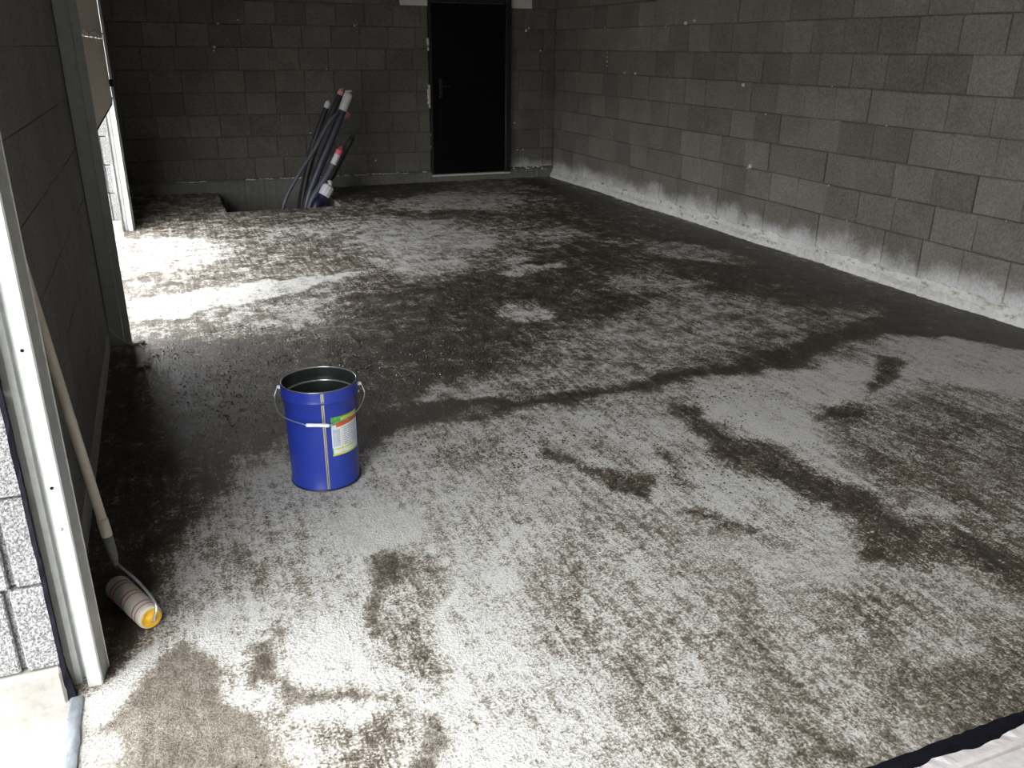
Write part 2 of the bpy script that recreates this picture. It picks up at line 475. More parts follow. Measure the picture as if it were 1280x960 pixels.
# wet, dry and muddy patches of the floor, two with shade painted in: (wetness, speckle, edge softness in m, outline in floor metres)
STAINS_AND_SHADE = [
    (0.24, 1.00, 0.100, [(-0.45,1.88),(-0.48,2.19),(-0.34,2.21),(-0.19,2.38),(-0.17,2.8),(0.03,3.02),(0.09,3.57),(0.37,3.62),(0.66,3.36),(0.86,3.5),(1.47,3.51),(1.93,3.46),(2.57,3.58),(3.21,3.57),(4.05,3.71),(4.71,3.35),(4.16,1.72),(1.52,0.32),(-0.38,1.07)]),
    (0.50, 0.80, 0.400, [(1.52,2.32),(1.83,1.98),(2.07,1.78),(2.58,1.58),(2.57,0.87),(1.52,0.32),(0.65,0.66),(0.95,1.33),(1.06,1.74)]),  # brown dirt plus the light fall-off to the right, painted as wetness
    (0.86, 1.00, 0.250, [(-0.28,4.94),(-0.15,5.04),(0.47,5.38),(1.07,5.82),(1.67,6.07),(2.49,6.17),(3.23,6.2),(3.12,5.35),(3.18,4.98),(2.78,4.62),(2.15,4.53),(1.75,4.33),(1.53,3.99),(1.21,3.87),(0.82,3.81),(0.64,3.51),(0.16,3.56),(-0.17,3.87)]),
    (0.90, 1.00, 0.060, [(-0.41,2.27),(-0.32,2.24),(-0.28,2.33),(-0.19,2.76),(-0.04,3.04),(0.07,3.6),(0.07,3.82),(-0.17,4.01),(-0.32,5.1),(-0.45,5.15),(-0.49,2.87)]),
    (0.72, 1.00, 0.050, [(-0.19,2.76),(-0.11,2.78),(-0.0,3.03),(0.09,3.5),(0.09,3.72),(-0.01,3.63),(-0.18,3.1)]),
    (0.86, 1.00, 0.200, [(2.63,6.33),(3.48,7.03),(3.87,6.53),(3.29,5.28),(2.72,5.21),(2.27,5.61)]),
    (0.92, 1.00, 0.150, [(3.87,6.26),(4.35,5.65),(4.89,5.23),(5.0,4.66),(4.99,4.21),(4.46,4.26),(4.08,4.63),(3.65,4.99),(3.51,5.53)]),
    (0.95, 1.00, 0.150, [(4.45,11.04),(4.95,10.55),(4.88,9.04),(4.91,7.82),(5.02,6.96),(4.98,5.93),(4.96,5.12),(4.96,4.4),(5.12,3.68),(4.74,3.37),(4.5,3.95),(4.39,4.65),(4.35,5.65),(4.34,6.47),(4.08,7.21),(4.31,8.33),(4.35,9.74)]),
    (0.80, 1.00, 0.200, [(4.42,8.96),(4.79,8.12),(4.75,6.97),(4.47,6.68),(3.9,6.88),(3.49,7.42),(3.45,8.33)]),
    (0.90, 1.00, 0.200, [(1.99,10.87),(2.87,11.08),(3.52,11.02),(3.04,10.18),(2.28,9.93),(1.77,9.98)]),
    (0.72, 1.00, 0.150, [(2.19,9.17),(3.18,8.83),(3.37,8.35),(2.67,8.4),(2.15,8.68)]),
    (0.22, 1.00, 0.120, [(2.4,9.65),(3.23,10.11),(3.88,9.63),(3.83,9.05),(3.18,8.83),(2.52,9.05),(2.31,9.13)]),
    (0.24, 1.00, 0.150, [(1.35,8.37),(2.02,8.49),(2.54,8.54),(2.87,7.51),(2.8,7.08),(2.26,7.0),(2.29,6.51),(1.68,6.12),(1.56,6.51),(1.66,7.31)]),
    (0.12, 1.00, 0.100, [(2.49,7.45),(2.87,7.51),(2.8,7.08),(2.46,7.03)]),
    (0.15, 1.35, 0.060, [(2.62,6.58),(2.86,6.62),(2.78,6.39),(2.58,6.38)]),
    (0.22, 1.35, 0.060, [(2.63,6.24),(2.97,6.29),(2.94,6.16),(2.41,5.96),(2.32,6.07)]),
    (0.30, 1.35, 0.080, [(2.08,5.34),(2.22,5.33),(2.31,5.09),(2.31,4.83),(2.05,4.79),(1.98,5.01)]),
    (0.35, 1.00, 0.100, [(3.05,7.57),(3.63,7.71),(3.68,7.27),(3.24,7.04),(2.99,7.2)]),
    (0.40, 1.00, 0.150, [(2.32,4.64),(2.58,4.69),(3.03,4.93),(3.5,5.07),(3.81,4.73),(3.97,4.41),(3.71,4.18),(3.14,4.16),(2.67,3.87),(2.27,3.74),(1.88,3.74),(1.61,3.86),(1.38,3.85),(1.55,3.99),(1.79,4.17),(2.06,4.33)]),
    (0.42, 1.00, 0.100, [(3.09,5.66),(3.49,5.87),(3.64,5.59),(3.74,5.32),(3.11,5.21),(2.91,5.33)]),
    (0.42, 1.00, 0.100, [(3.9,6.59),(4.4,6.7),(4.56,5.94),(4.32,5.72),(3.88,6.13)]),
    (0.35, 1.00, 0.050, [(1.06,3.92),(1.25,4.0),(1.44,3.9),(1.54,3.79),(1.34,3.73),(1.1,3.77)]),
    (0.22, 1.00, 0.150, [(-0.38,8.46),(0.16,8.27),(0.54,7.78),(0.24,7.18),(-0.33,7.16)]),
    (0.05, 1.00, 0.040, [(-0.36,6.34),(0.14,6.38),(0.6,6.48),(1.32,6.54),(1.32,6.38),(0.93,6.24),(0.79,6.01),(0.49,5.99),(0.13,5.86),(0.01,5.66),(-0.34,5.73)]),
    (0.38, 1.00, 0.150, [(0.69,8.6),(1.4,8.66),(2.11,8.84),(2.35,8.47),(1.6,8.04),(0.79,8.09)]),
    (0.40, 1.00, 0.200, [(0.2,5.76),(0.53,5.88),(1.02,5.84),(1.01,5.27),(0.67,5.04),(0.22,5.3)]),
    (0.98, 0.95, 0.050, [(0.68,3.72),(1.02,3.77),(1.51,3.71),(2.04,3.68),(2.64,3.75),(3.22,3.87),(4.05,4.11),(4.67,4.18),(5.06,4.14),(5.18,3.73),(5.3,3.17),(4.66,3.31),(4.48,3.62),(4.13,3.78),(3.61,3.76),(3.15,3.63),(2.6,3.62),(2.17,3.57),(1.72,3.59),(1.28,3.57),(0.95,3.54),(0.63,3.47)]),
    (0.95, 1.00, 0.060, [(0.74,3.72),(0.98,3.63),(0.75,3.34),(0.61,3.15)]),  # damp floor with the bucket's cast shadow painted in
    (0.02, 1.10, 0.080, [(2.41,3.42),(2.99,3.58),(3.5,3.46),(3.32,3.19),(2.76,2.85),(2.7,2.73),(2.43,2.73),(2.32,3.07)]),
    (0.04, 1.00, 0.080, [(3.99,3.62),(4.48,3.62),(4.6,3.27),(4.75,2.79),(4.19,2.41),(4.01,2.79),(3.79,2.99),(3.6,3.19)]),
    (0.95, 1.35, 0.040, [(3.77,3.58),(3.8,3.44),(3.47,3.16),(3.24,3.08),(3.37,3.24)]),
    (0.58, 1.00, 0.150, [(2.84,3.01),(3.24,2.99),(3.71,2.93),(3.96,2.66),(2.93,1.55),(2.43,1.52),(2.33,1.76),(2.39,2.11),(2.52,2.34),(2.73,2.77)]),
    (0.30, 1.00, 0.060, [(2.46,2.12),(2.73,2.12),(2.69,2.03),(2.42,2.02)]),
    (0.35, 1.00, 0.060, [(3.54,2.87),(3.98,2.77),(3.75,2.58),(3.41,2.66)]),
    (0.86, 1.25, 0.060, [(2.24,3.3),(2.32,3.06),(2.36,2.74),(2.37,2.49),(2.43,2.24),(2.42,1.99),(2.36,1.77),(2.19,1.83),(2.21,2.09),(2.17,2.3),(2.16,2.6),(2.14,2.93),(2.14,3.17)]),
    (0.90, 1.35, 0.050, [(2.84,3.01),(3.02,3.07),(3.1,2.93),(2.96,2.83),(2.77,2.87)]),
    (0.86, 1.35, 0.050, [(2.11,1.91),(2.32,1.85),(2.23,1.75),(2.05,1.8)]),
    (0.86, 1.35, 0.060, [(2.55,1.92),(2.69,1.73),(2.48,1.56),(2.36,1.71)]),
    (0.60, 0.70, 0.080, [(1.8,1.41),(1.99,1.38),(2.07,1.21),(2.0,1.13),(1.65,1.13),(1.56,1.14)]),
    (0.72, 1.00, 0.050, [(2.12,1.38),(2.33,1.38),(2.16,1.25),(2.09,1.3)]),
    (0.55, 1.00, 0.100, [(1.65,1.75),(1.95,1.73),(2.0,1.57),(1.73,1.55)]),
    (0.85, 1.35, 0.030, [(1.46,3.18),(1.48,3.06),(1.51,2.88),(1.67,2.76),(1.66,2.67),(1.58,2.61),(1.42,2.79),(1.43,2.96)]),
    (0.62, 1.35, 0.040, [(1.91,2.93),(1.98,2.82),(1.8,2.59),(1.78,2.67)]),
    (0.84, 1.35, 0.030, [(1.65,2.49),(1.78,2.49),(1.85,2.37),(1.83,2.25),(1.69,2.32)]),
    (0.72, 1.35, 0.040, [(1.77,2.27),(1.9,2.23),(1.93,2.14),(1.85,2.09),(1.76,2.16)]),
    (0.72, 1.35, 0.030, [(1.85,2.07),(1.96,2.01),(1.93,1.96),(1.84,1.99)]),
    (0.26, 0.70, 0.060, [(1.66,2.22),(1.81,2.04),(2.06,2.0),(2.13,1.91),(1.93,1.74),(1.72,1.92),(1.59,2.07)]),
    (0.12, 0.50, 0.040, [(0.4,2.88),(0.63,3.01),(0.75,2.74),(0.74,2.54),(0.53,2.58),(0.39,2.73)]),
    (0.34, 1.00, 0.080, [(1.01,3.24),(1.37,3.19),(1.47,2.6),(1.46,2.01),(1.26,2.2),(1.07,2.62)]),
    (0.40, 1.00, 0.120, [(0.95,2.32),(1.23,2.26),(1.37,1.69),(1.24,1.3),(0.94,1.34),(0.86,1.74)]),
    (0.10, 1.00, 0.080, [(0.71,2.31),(0.91,2.23),(0.92,1.87),(0.75,1.71),(0.62,1.87)]),
    (0.00, 1.00, 0.080, [(0.22,2.22),(0.38,2.29),(0.34,2.02),(0.43,1.87),(0.51,1.68),(0.53,1.5),(0.48,1.52),(0.41,1.78),(0.22,1.95)]),
    (0.70, 0.60, 0.030, [(0.46,2.56),(0.55,2.58),(0.58,2.42),(0.52,2.3),(0.46,2.3),(0.43,2.06),(0.37,2.08),(0.4,2.31)]),
    (0.48, 1.00, 0.060, [(0.56,2.47),(0.69,2.42),(0.58,1.82),(0.45,1.8),(0.42,2.02)]),
    (0.50, 1.00, 0.060, [(-0.15,2.64),(0.06,2.77),(0.15,2.68),(0.14,2.53),(-0.07,2.42),(-0.15,2.45)]),
    (0.58, 0.30, 0.030, [(-0.24,2.06),(-0.2,2.17),(-0.12,2.27),(-0.06,2.2),(-0.02,2.05),(-0.01,1.9),(0.05,1.8),(0.07,1.68),(0.08,1.35),(-0.39,1.54),(-0.35,1.93),(-0.29,2.06)]),
    (0.12, 0.50, 0.020, [(-0.33,2.2),(-0.28,2.26),(-0.19,2.34),(-0.18,2.27),(-0.21,2.17),(-0.25,2.05),(-0.29,2.07)]),
    (0.34, 0.50, 0.030, [(-0.39,2.08),(-0.29,2.09),(-0.27,1.98),(-0.27,1.81),(-0.28,1.58),(-0.39,1.62)]),
    (0.00, 1.00, 0.025, [(-0.01,1.98),(0.04,2.04),(0.11,2.03),(0.12,1.93),(0.11,1.76),(0.09,1.83),(0.03,1.88)]),
    (0.60, 0.50, 0.020, [(0.05,2.21),(0.1,2.21),(0.13,2.13),(0.14,1.99),(0.22,1.94),(0.36,1.79),(0.39,1.73),(0.33,1.75),(0.24,1.83),(0.14,1.89),(0.14,1.96),(0.06,2.02)]),
    (0.60, 0.50, 0.020, [(0.37,1.72),(0.44,1.68),(0.47,1.52),(0.45,1.33),(0.34,1.38),(0.38,1.64)]),
    (0.62, 0.50, 0.020, [(0.09,2.32),(0.13,2.27),(0.13,2.19),(0.09,2.22)]),
    (0.60, 0.50, 0.020, [(0.09,1.89),(0.15,1.85),(0.13,1.81),(0.09,1.84)]),
    (0.60, 1.00, 0.050, [(0.11,1.79),(0.23,1.77),(0.31,1.67),(0.36,1.46),(0.12,1.56)]),
    (0.00, 1.00, 0.030, [(0.15,1.87),(0.26,1.81),(0.31,1.74),(0.23,1.68),(0.15,1.73)]),
    (-0.15, 0.40, 0.012, [(0.7,2.46),(0.72,2.46),(0.64,1.86),(0.59,1.48),(0.57,1.49),(0.63,1.87)]),
    (-0.15, 0.40, 0.020, [(0.68,2.2),(0.7,2.12),(0.67,2.07),(0.63,2.1)]),
]


def poly_sd(x, y, poly):
    """signed distance, positive inside"""
    P = np.array(poly)
    Q = np.roll(P, -1, axis=0)
    d2 = np.full(x.shape, 1e9)
    inside = np.zeros(x.shape, bool)
    for (ax, ay), (bx, by) in zip(P, Q):
        ex, ey = bx - ax, by - ay
        L2 = ex * ex + ey * ey + 1e-12
        t = np.clip(((x - ax) * ex + (y - ay) * ey) / L2, 0, 1)
        d2 = np.minimum(d2, (x - ax - t * ex) ** 2 + (y - ay - t * ey) ** 2)
        if abs(by - ay) > 1e-9:
            c = ((ay > y) != (by > y)) & (x < (bx - ax) * (y - ay) / (by - ay) + ax)
            inside ^= c
    d = np.sqrt(d2)
    return np.where(inside, d, -d)


def wetness_and_shade(x, y):
    wx = x + (vnoise(x, y, 3.0, 1) - .5) * .12 + (vnoise(x, y, 9.0, 2) - .5) * .10
    wy = y + (vnoise(x, y, 2.4, 3) - .5) * .14 + (vnoise(x, y, 8.0, 4) - .5) * .12
    w = np.full(x.shape, 0.56)
    g = np.full(x.shape, 1.0)
    for val, gr, soft, poly in STAINS_AND_SHADE:
        pa = np.array(poly)
        lo, hi = pa.min(0) - soft - .3, pa.max(0) + soft + .3
        sel = (wx > lo[0]) & (wx < hi[0]) & (wy > lo[1]) & (wy < hi[1])
        if not sel.any():
            continue
        sd = poly_sd(wx[sel], wy[sel], poly)
        a = np.clip(sd / soft * 0.5 + 0.5, 0, 1)
        a = a * a * (3 - 2 * a)
        w[sel] = w[sel] * (1 - a) + val * a
        g[sel] = g[sel] * (1 - a) + gr * a
    return w, g


# ------------------------------------------------------------------ floor
STEP = 0.025
xs = np.linspace(XL, XR, int(round((XR - XL) / STEP)) + 1)
ys = np.linspace(YN, YB, int(round((YB - YN) / STEP)) + 1)
# snap grid lines onto the pit edges
for arr, val in ((xs, PX0), (xs, PX1), (ys, PY0)):
    arr[np.argmin(abs(arr - val))] = val
GX, GY = np.meshgrid(xs, ys, indexing='ij')
WET_SHADE, GRAIN = wetness_and_shade(GX, GY)
GZ = (vnoise(GX, GY, 6, 21) - .5) * .004 + (vnoise(GX, GY, 22, 22) - .5) * .003 - .002
nx, ny = len(xs), len(ys)
idx = np.arange(nx * ny).reshape(nx, ny)
cx, cy = (xs[:-1] + xs[1:]) / 2, (ys[:-1] + ys[1:]) / 2
CX, CY = np.meshgrid(cx, cy, indexing='ij')
jag = (vnoise(CX, CY, 14, 31) - .5) * .03
keep = ~((CX > PX0 + jag) & (CX < PX1) & (CY > PY0))
a = idx[:-1, :-1][keep]
b_ = idx[1:, :-1][keep]
c_ = idx[1:, 1:][keep]
d_ = idx[:-1, 1:][keep]
quads = np.stack([a, b_, c_, d_], 1)
me = bpy.data.meshes.new('floor')
me.vertices.add(nx * ny)
me.vertices.foreach_set('co', np.stack([GX, GY, GZ], -1).reshape(-1).astype(np.float32))
me.loops.add(quads.size)
me.loops.foreach_set('vertex_index', quads.reshape(-1).astype(np.int32))
me.polygons.add(len(quads))
me.polygons.foreach_set('loop_start', (np.arange(len(quads)) * 4).astype(np.int32))
me.polygons.foreach_set('loop_total', np.full(len(quads), 4, np.int32))
me.update(calc_edges=True)
att = me.attributes.new('wet', 'FLOAT', 'POINT')  # carries real damp and the painted fall-off and bucket shadow
att.data.foreach_set('value', WET_SHADE.reshape(-1).astype(np.float32))
att = me.attributes.new('grain', 'FLOAT', 'POINT')
att.data.foreach_set('value', GRAIN.reshape(-1).astype(np.float32))
me.polygons.foreach_set('use_smooth', np.ones(len(quads), bool))
me.materials.append(M['floor'])
floor = bpy.data.objects.new('floor', me)
COL.objects.link(floor)
tag(floor, 'rough concrete garage floor with wet brown, dry pale and painted-shade patches', kind='structure')

# pit: lining under the slab edge and the earth bottom
pb = MB()
e = 0.02
zb = -0.75
pb.add([(PX0 - e, PY0 - e, -.006), (PX1 + e, PY0 - e, -.006), (PX1 + e, PY0 - e, zb), (PX0 - e, PY0 - e, zb)], [(0, 1, 2, 3)])
pb.add([(PX0 - e, PY0 - e, -.006), (PX0 - e, YB, -.006), (PX0 - e, YB, zb), (PX0 - e, PY0 - e, zb)], [(0, 3, 2, 1)])
pb.add([(PX1 + e, PY0 - e, -.006), (PX1 + e, YB, -.006), (PX1 + e, YB, zb), (PX1 + e, PY0 - e, zb)], [(0, 1, 2, 3)])
pb.add([(PX0 - e, PY0 - e, zb), (PX1 + e, PY0 - e, zb), (PX1 + e, YB, zb), (PX0 - e, YB, zb)], [(0, 1, 2, 3)])
tag(pb.build('pit_lining', 'concrete', floor), 'dark pit in the floor where the conduits come up')

# ------------------------------------------------------------------ block walls
BH = 0.25
_cache = {}


def block_mesh(w, h, depth, style, mat, c=0.005):
    """front face towards -Y (local), centred on x, base at z=0; chamfered front, slightly irregular"""
    key = (round(w, 3), round(h, 3), depth, style, mat, c)
    if key in _cache:
        return _cache[key]
    r = random.Random(style * 77 + int(w * 1000))
    j = lambda s=0.0025 if c > .003 else 0.0008: r.uniform(-s, s)
    x0, x1 = -w / 2, w / 2
    V = [(x0, depth, 0), (x1, depth, 0), (x1, depth, h), (x0, depth, h),
         (x0 + j(), c, 0 + j()), (x1 + j(), c, 0 + j()), (x1 + j(), c, h + j()), (x0 + j(), c, h + j())]
    # front rim with a middle point on each long edge so that arrises look chipped
    F = [(x0 + c, 0, c), (0, j(.001), c + r.uniform(0, .004)), (x1 - c, 0, c), (x1 - c, 0, h - c), (0, j(.001), h - c - r.uniform(0, .004)), (x0 + c, 0, h - c)]
    V += F
    fs = [(0, 1, 2, 3), (0, 4, 5, 1), (1, 5, 6, 2), (2, 6, 7, 3), (3, 7, 4, 0),
          (4, 8, 9), (4, 9, 5), (9, 10, 5), (5, 10, 11, 6), (6, 11, 12), (6, 12, 7), (12, 13, 7), (7, 13, 8, 4),
          (8, 13, 12, 9), (9, 12, 11, 10)]
    fs = [f[::-1] for f in fs]
    m = bpy.data.meshes.new('block')
    m.from_pydata(V, [], fs)
    m.update()
    m.materials.append(M[mat])
    bm = bmesh.new()
    bm.from_mesh(m)
    bmesh.ops.recalc_face_normals(bm, faces=bm.faces)
    bm.to_mesh(m)
    bm.free()
    _cache[key] = m
    return m


def lay_row(parent, place, u0, u1, z, h, phase, mat, holes=(), pitch=0.3645, depth=0.06, gaps=(0.001, 0.002, 0.004, 0.006, 0.009), bed=(.004, .006, .008), cham=0.005):
    """one course: place(u, z, depthjitter) -> (location, rotz); holes: (u0,u1,z0,z1) left free"""
    n = math.floor((u0 - phase) / pitch)
    cuts = [u0]
    u = phase + n * pitch
    while u < u1 - 0.04:
        if u > u0 + 0.04:
            cuts.append(u)
        u += pitch
    cuts.append(u1)
    spans = list(zip(cuts[:-1], cuts[1:]))
    for (h0, h1, z0, z1) in holes:
        if z + h - 0.02 > z0 and z + 0.02 < z1:
            new = []
            for (p, q) in spans:
                if q <= h0 + .005 or p >= h1 - .005:
                    new.append((p, q))
                else:
                    if h0 - p > 0.03:
                        new.append((p, h0))
                    if q - h1 > 0.03:
                        new.append((h1, q))
            spans = new
    for (p, q) in spans:
        gap = random.choice(gaps)
        style = random.randrange(5)
        w = round((q - p - gap) / 0.005) * 0.005 if q - p < pitch - .01 or q - p > pitch + .01 else pitch - gap
        loc, rz = place((p + q) / 2 + random.uniform(-.002, .002) * (cham > .003), z + random.uniform(.0, .003) * (cham > .003), random.uniform(-.003, .004) * cham / .005)
        o = bpy.data.objects.new('block', block_mesh(w, h - random.choice(bed), depth, style, mat, cham))
        COL.objects.link(o)
        o.location = loc
        o.rotation_euler = (0, 0, rz)
        o.parent = parent


def dabs(parent, pts, mat='dab', name='mortar_dab'):
    mb = MB()
    for p, r in pts:
        mb.lump(p, r, 0.9)
    return tag(mb.build(name, mat, parent), kind='stuff')


JD = 0.016      # joints lie this far behind the block faces
# right wall
mb = MB()
mb.box(XR + JD, XR + 0.24, YN - .24, YB + 0.24, -0.3, ZC)
wr = tag(mb.build('wall_right', 'mortar'), 'long grey block wall on the right with pale lime along its base', kind='structure')
Z0 = 0.14
phR = [4.91, 4.86, 4.92, 4.82, 4.91, 4.79, 4.92, 4.86, 4.97, 4.80, 4.9, 4.83, 4.92]
Y_RB = 2.9      # blocks nearer than this lie outside the picture
for k in range(13):
    z = Z0 + BH * k
    h = BH
    if k == 0:
        z, h = 0.07, 0.32
    if z + h > ZC:
        h = ZC - z
    lay_row(wr, lambda u, z, d: ((XR + d, u, z), -math.pi / 2), Y_RB, YB, z, h, phR[k], 'block_lime')
near = MB()
for k in range(13):
    z = Z0 + BH * k if k else 0.07
    h = min(BH if k else 0.32, ZC - z)
    u = Y_RB
    while u > YN:
        q = max(u - .3645, YN)
        near.box(XR, XR + .06, q + .004, u - .002, z, z + h - .006)
        u = q
tag(near.build('block_courses', 'block_lime', wr), kind='stuff')

# back wall with the black door
DX0, DX1, DZ0, DZ1 = 3.292, 4.398, 0.09, 2.235
LX0, LX1 = 2.947, 4.703
mb = MB()
mb.box(XL - LW, XR, YB + JD, YB + 0.24, 0.05, ZC)
wb = tag(mb.build('wall_back', 'mortar'), 'grey block wall with shade in its colour at the far end around the black door', kind='structure')
phB = [2.10, 2.04, 2.10, 2.07, 2.08, 2.03, 2.08, 2.15, 2.02, 2.1, 2.05, 2.1, 2.04]
for k in range(13):
    z = Z0 + BH * k
    h = min(BH, ZC - z)
    holes = [(DX0, DX1, 0, DZ1 - .1)]
    if k == 8:
        holes = [(LX0, LX1, 2.1, 2.3)]
    lay_row(wb, lambda u, z, d: ((u, YB + d, z), 0.0), XL, XR, z, h, phB[k], 'block_back_shaded', holes, pitch=0.350)
mb = MB()
mb.cbox(LX0, LX1, YB - .006, YB + .1, 2.135, 2.135 + .25, .006)
tag(mb.build('door_lintel', 'lintel', wb), 'pale concrete lintel over the black door')
# footing below the blocks
mb = MB()
n = 160
prof = []
vs, fs = [], []
for i in range(n + 1):
    x = XL + (XR - XL) * i / n
    j = random.uniform(-.004, .004)
    zt = Z0 - .012 + random.uniform(-.006, .004)
    for (y, z) in ((YB - .035 + j, zb), (YB - .035 + j, zt - .02), (YB - .018 + j, zt), (YB + .05, zt)):
        vs.append((x, y, z))
for i in range(n):
    for q in range(3):
        fs.append((i * 4 + q, (i + 1) * 4 + q, (i + 1) * 4 + q + 1, i * 4 + q + 1))
mb.add(vs, fs)
tag(mb.build('baseboard_back', 'footing'), 'concrete footing ledge along the foot of the far wall', kind='structure')
# broken white mortar line on top of the footing
mb = MB()
x = 0.1
while x < 3.25:
    L = random.uniform(.03, .22)
    if random.random() < .8:
        for i in range(int(L / .012) + 1):
            mb.lump((x + i * .012, YB - .022 + random.uniform(-.004, .004), Z0 - .012 + random.uniform(-.006, .008)), random.uniform(.004, .013), .8)
    x += L + random.uniform(.0, .10) * random.random()
for i in range(26):
    x = random.uniform(4.42, 5.0)
    mb.lump((x, YB - .022, random.uniform(.09, .15)), random.uniform(.008, .022), .7)
tag(mb.build('mortar_bed', 'dab', wb), kind='stuff')
pts = [((0.80, YB, 1.89), .018)]
for q in ((304, 1.92), ):
    pass
for (x, z, r) in ((1.02, 1.93, .014), (2.37, 1.895, .016), (2.40, 1.905, .01), (0.73, 1.64, .022), (0.72, 1.60, .012), (4.62, 1.87, .022), (4.66, 1.90, .016),
                  (2.55, .30, .016), (4.52, .37, .014), (4.60, .37, .012), (4.83, 1.63, .016), (4.47, .72, .014), (1.75, .66, .012), (2.0, 1.40, .008)):
    pts.append(((x, YB - .003, z), r))
dabs(wb, pts)
pts = []
for i in range(24):
    k = random.randrange(0, 9)
    y = random.uniform(3.2, 10.9)
    pts.append(((XR - .003, y, Z0 + BH * (k + 1) + random.uniform(-.012, .004)), random.uniform(.004, .010)))
for (y, z, r) in ((9.54, 1.52, .018), (9.54, 1.57, .016), (9.54, 1.47, .014), (9.54, 1.62, .012), (9.1, 1.405, .018), (8.85, 1.405, .022), (6.85, 1.36, .024), (6.62, .66, .026), (7.75, 1.92, .02), (7.9, 1.90, .024)):
    pts.append(((XR - .004, y, z), r))
dabs(wr, pts)

# pale ragged mortar ledge at the foot of the right wall
vs, fs = [], []
n = 420
for i in range(n + 1):
    y = YN + (YB - YN) * i / n
    w1 = .048 + .012 * math.sin(y * 3.1) + random.uniform(-.008, .008)
    h1 = .060 + random.uniform(-.012, .010)
    h2 = .098 + .025 * vnoise(np.array([y]), np.array([0.]), 5, 5)[0] + random.uniform(-.010, .012)
    for (x, z) in ((XR - w1, -.01), (XR - w1 + .008, h1 * .55), (XR - .022 + random.uniform(-.004, .004), h1), (XR - .017, h1 + .004), (XR - .006, h2), (XR + .03, h2 + .004)):
        vs.append((x, y + random.uniform(-.006, .006), z))
for i in range(n):
    for q in range(5):
        fs.append((i * 6 + q, i * 6 + q + 1, (i + 1) * 6 + q + 1, (i + 1) * 6 + q))
br = tag(mesh_obj('baseboard_right', vs, fs, 'ledge'), 'pale ragged mortar ledge along the foot of the right wall', kind='structure')
mb = MB()
for i in range(150):
    y = random.uniform(2.5, 10.9)
    mb.lump((XR - random.uniform(.0, .05), y, random.uniform(.03, .11)), random.uniform(.008, .026), .7)
tag(mb.build('mortar_crumb', 'dab', br), kind='stuff')

# left wall: pier between the two openings, rest behind the second opening, lintels
mb = MB()
x0, x1 = XL - LW, XL - JD
mb.box(x0 + JD, x1, O1B + .05, O2A - .02, 0.0, ZC)
mb.box(x0 + JD, x1, O2B + .05, YB + .24, 0.0, ZC)
mb.box(x0, XL, YN - .24, O1A, -.1, ZC)
mb.box(x0, XL - .001, O1A, O1B + .06, OH + .05, ZC)
mb.box(x0, XL - .001, O2A - .06, O2B + .06, OH + .05, ZC)
wl = tag(mb.build('wall_left', 'mortar'), 'grey block wall on the left pierced by two garage openings', kind='structure')
ZL0, BHL = 0.11, 0.255
for k in range(13):
    z = ZL0 + BHL * k
    h = min(BHL, ZC - z)
    if h < .03:
        break
    lay_row(wl, lambda u, z, d: ((XL + d, u, z), math.pi / 2), O1B + .04, O2A - .02, z, h, 2.13 + (.18 if k % 2 else 0), 'block', depth=.05, gaps=(0.0, 0.001), bed=(.001, .003), cham=0.0015)
    lay_row(wl, lambda u, z, d: ((XL + d, u, z), math.pi / 2), O2B + .04, YB, z, h, 8.82 + (.18 if k % 2 else 0), 'block', depth=.05, gaps=(0.0, 0.001), bed=(.001, .003), cham=0.0015)


def end_block(y, zbase, h, k):
    """hollow block end seen in a door reveal: ridges with vertical grooves, facing -y"""
    mb = MB()
    gx = [-.012, .006, .0, -.004][k % 4]
    g1, g2 = XL - .068 + gx, XL - .165 + gx
    edges = [XL, g1, g1 - .015, g2, g2 - .015, XL - LW]
    for i in (0, 2, 4):
        a, b = edges[i + 1], edges[i]
        mb.cbox(a, b, y + random.uniform(0, .005), y + .06, zbase, zbase + h - .008, .004)
    mb.box(XL - LW + .004, XL - .004, y + .022, y + .06, zbase + .002, zbase + h - .01)
    o = mb.build('block', 'block_end', wl)
    return o


for k in range(10):
    end_block(O1B, ZL0 + BHL * k, min(BHL, OH + .05 - ZL0 - BHL * k) if ZL0 + BHL * k < OH + .05 else .05, k)
    if ZL0 + BHL * (k + 1) > OH + .04:
        break
for k in range(10):
    end_block(O2B, ZL0 + BHL * k, min(BHL, OH + .05 - ZL0 - BHL * k), k + 1)
    if ZL0 + BHL * (k + 1) > OH + .04:
        break
# plinth under the pier, inside and in the reveals
mb = MB()
mb.cbox(XL - LW - .03, XL + .002, O1B - .012, O2A - .03, -.2, ZL0 - .004, .012)
mb.cbox(XL - LW - .03, XL + .002, O2B - .012, YB, -.2, ZL0 - .004, .012)
tag(mb.build('baseboard_left', 'plinth'), 'pale concrete plinth under the left wall pier', kind='structure')

# wall behind the camera and the ceiling
mb = MB()
mb.box(XL - LW, XR + .24, YN - .24, YN, -.1, ZC)
tag(mb.build('wall_near', 'concrete'), 'plain block wall behind the viewer', kind='structure')
mb = MB()
mb.box(XL - LW - .1, XR + .24, YN - .24, YB + .24, ZC, ZC + .2)
tag(mb.build('ceiling', 'ceiling'), 'bare concrete ceiling of the garage', kind='structure')

# outside ground in front of the openings
mb = MB()
mb.box(-30, XL - .03, -25, 35, -.35, -.035)
tag(mb.build('ground', 'ground'), 'bright pale concrete yard outside the garage openings', kind='structure')
# thresholds of both openings
mb = MB()
mb.box(XL - .07, XL + .004, O1A, O1B, -.1, -.004)
mb.box(XL - .07, XL + .004, O2A, O2B, -.1, -.004)
tag(mb.build('trim_1', 'plinth'), 'pale concrete threshold of the garage openings', kind='structure')


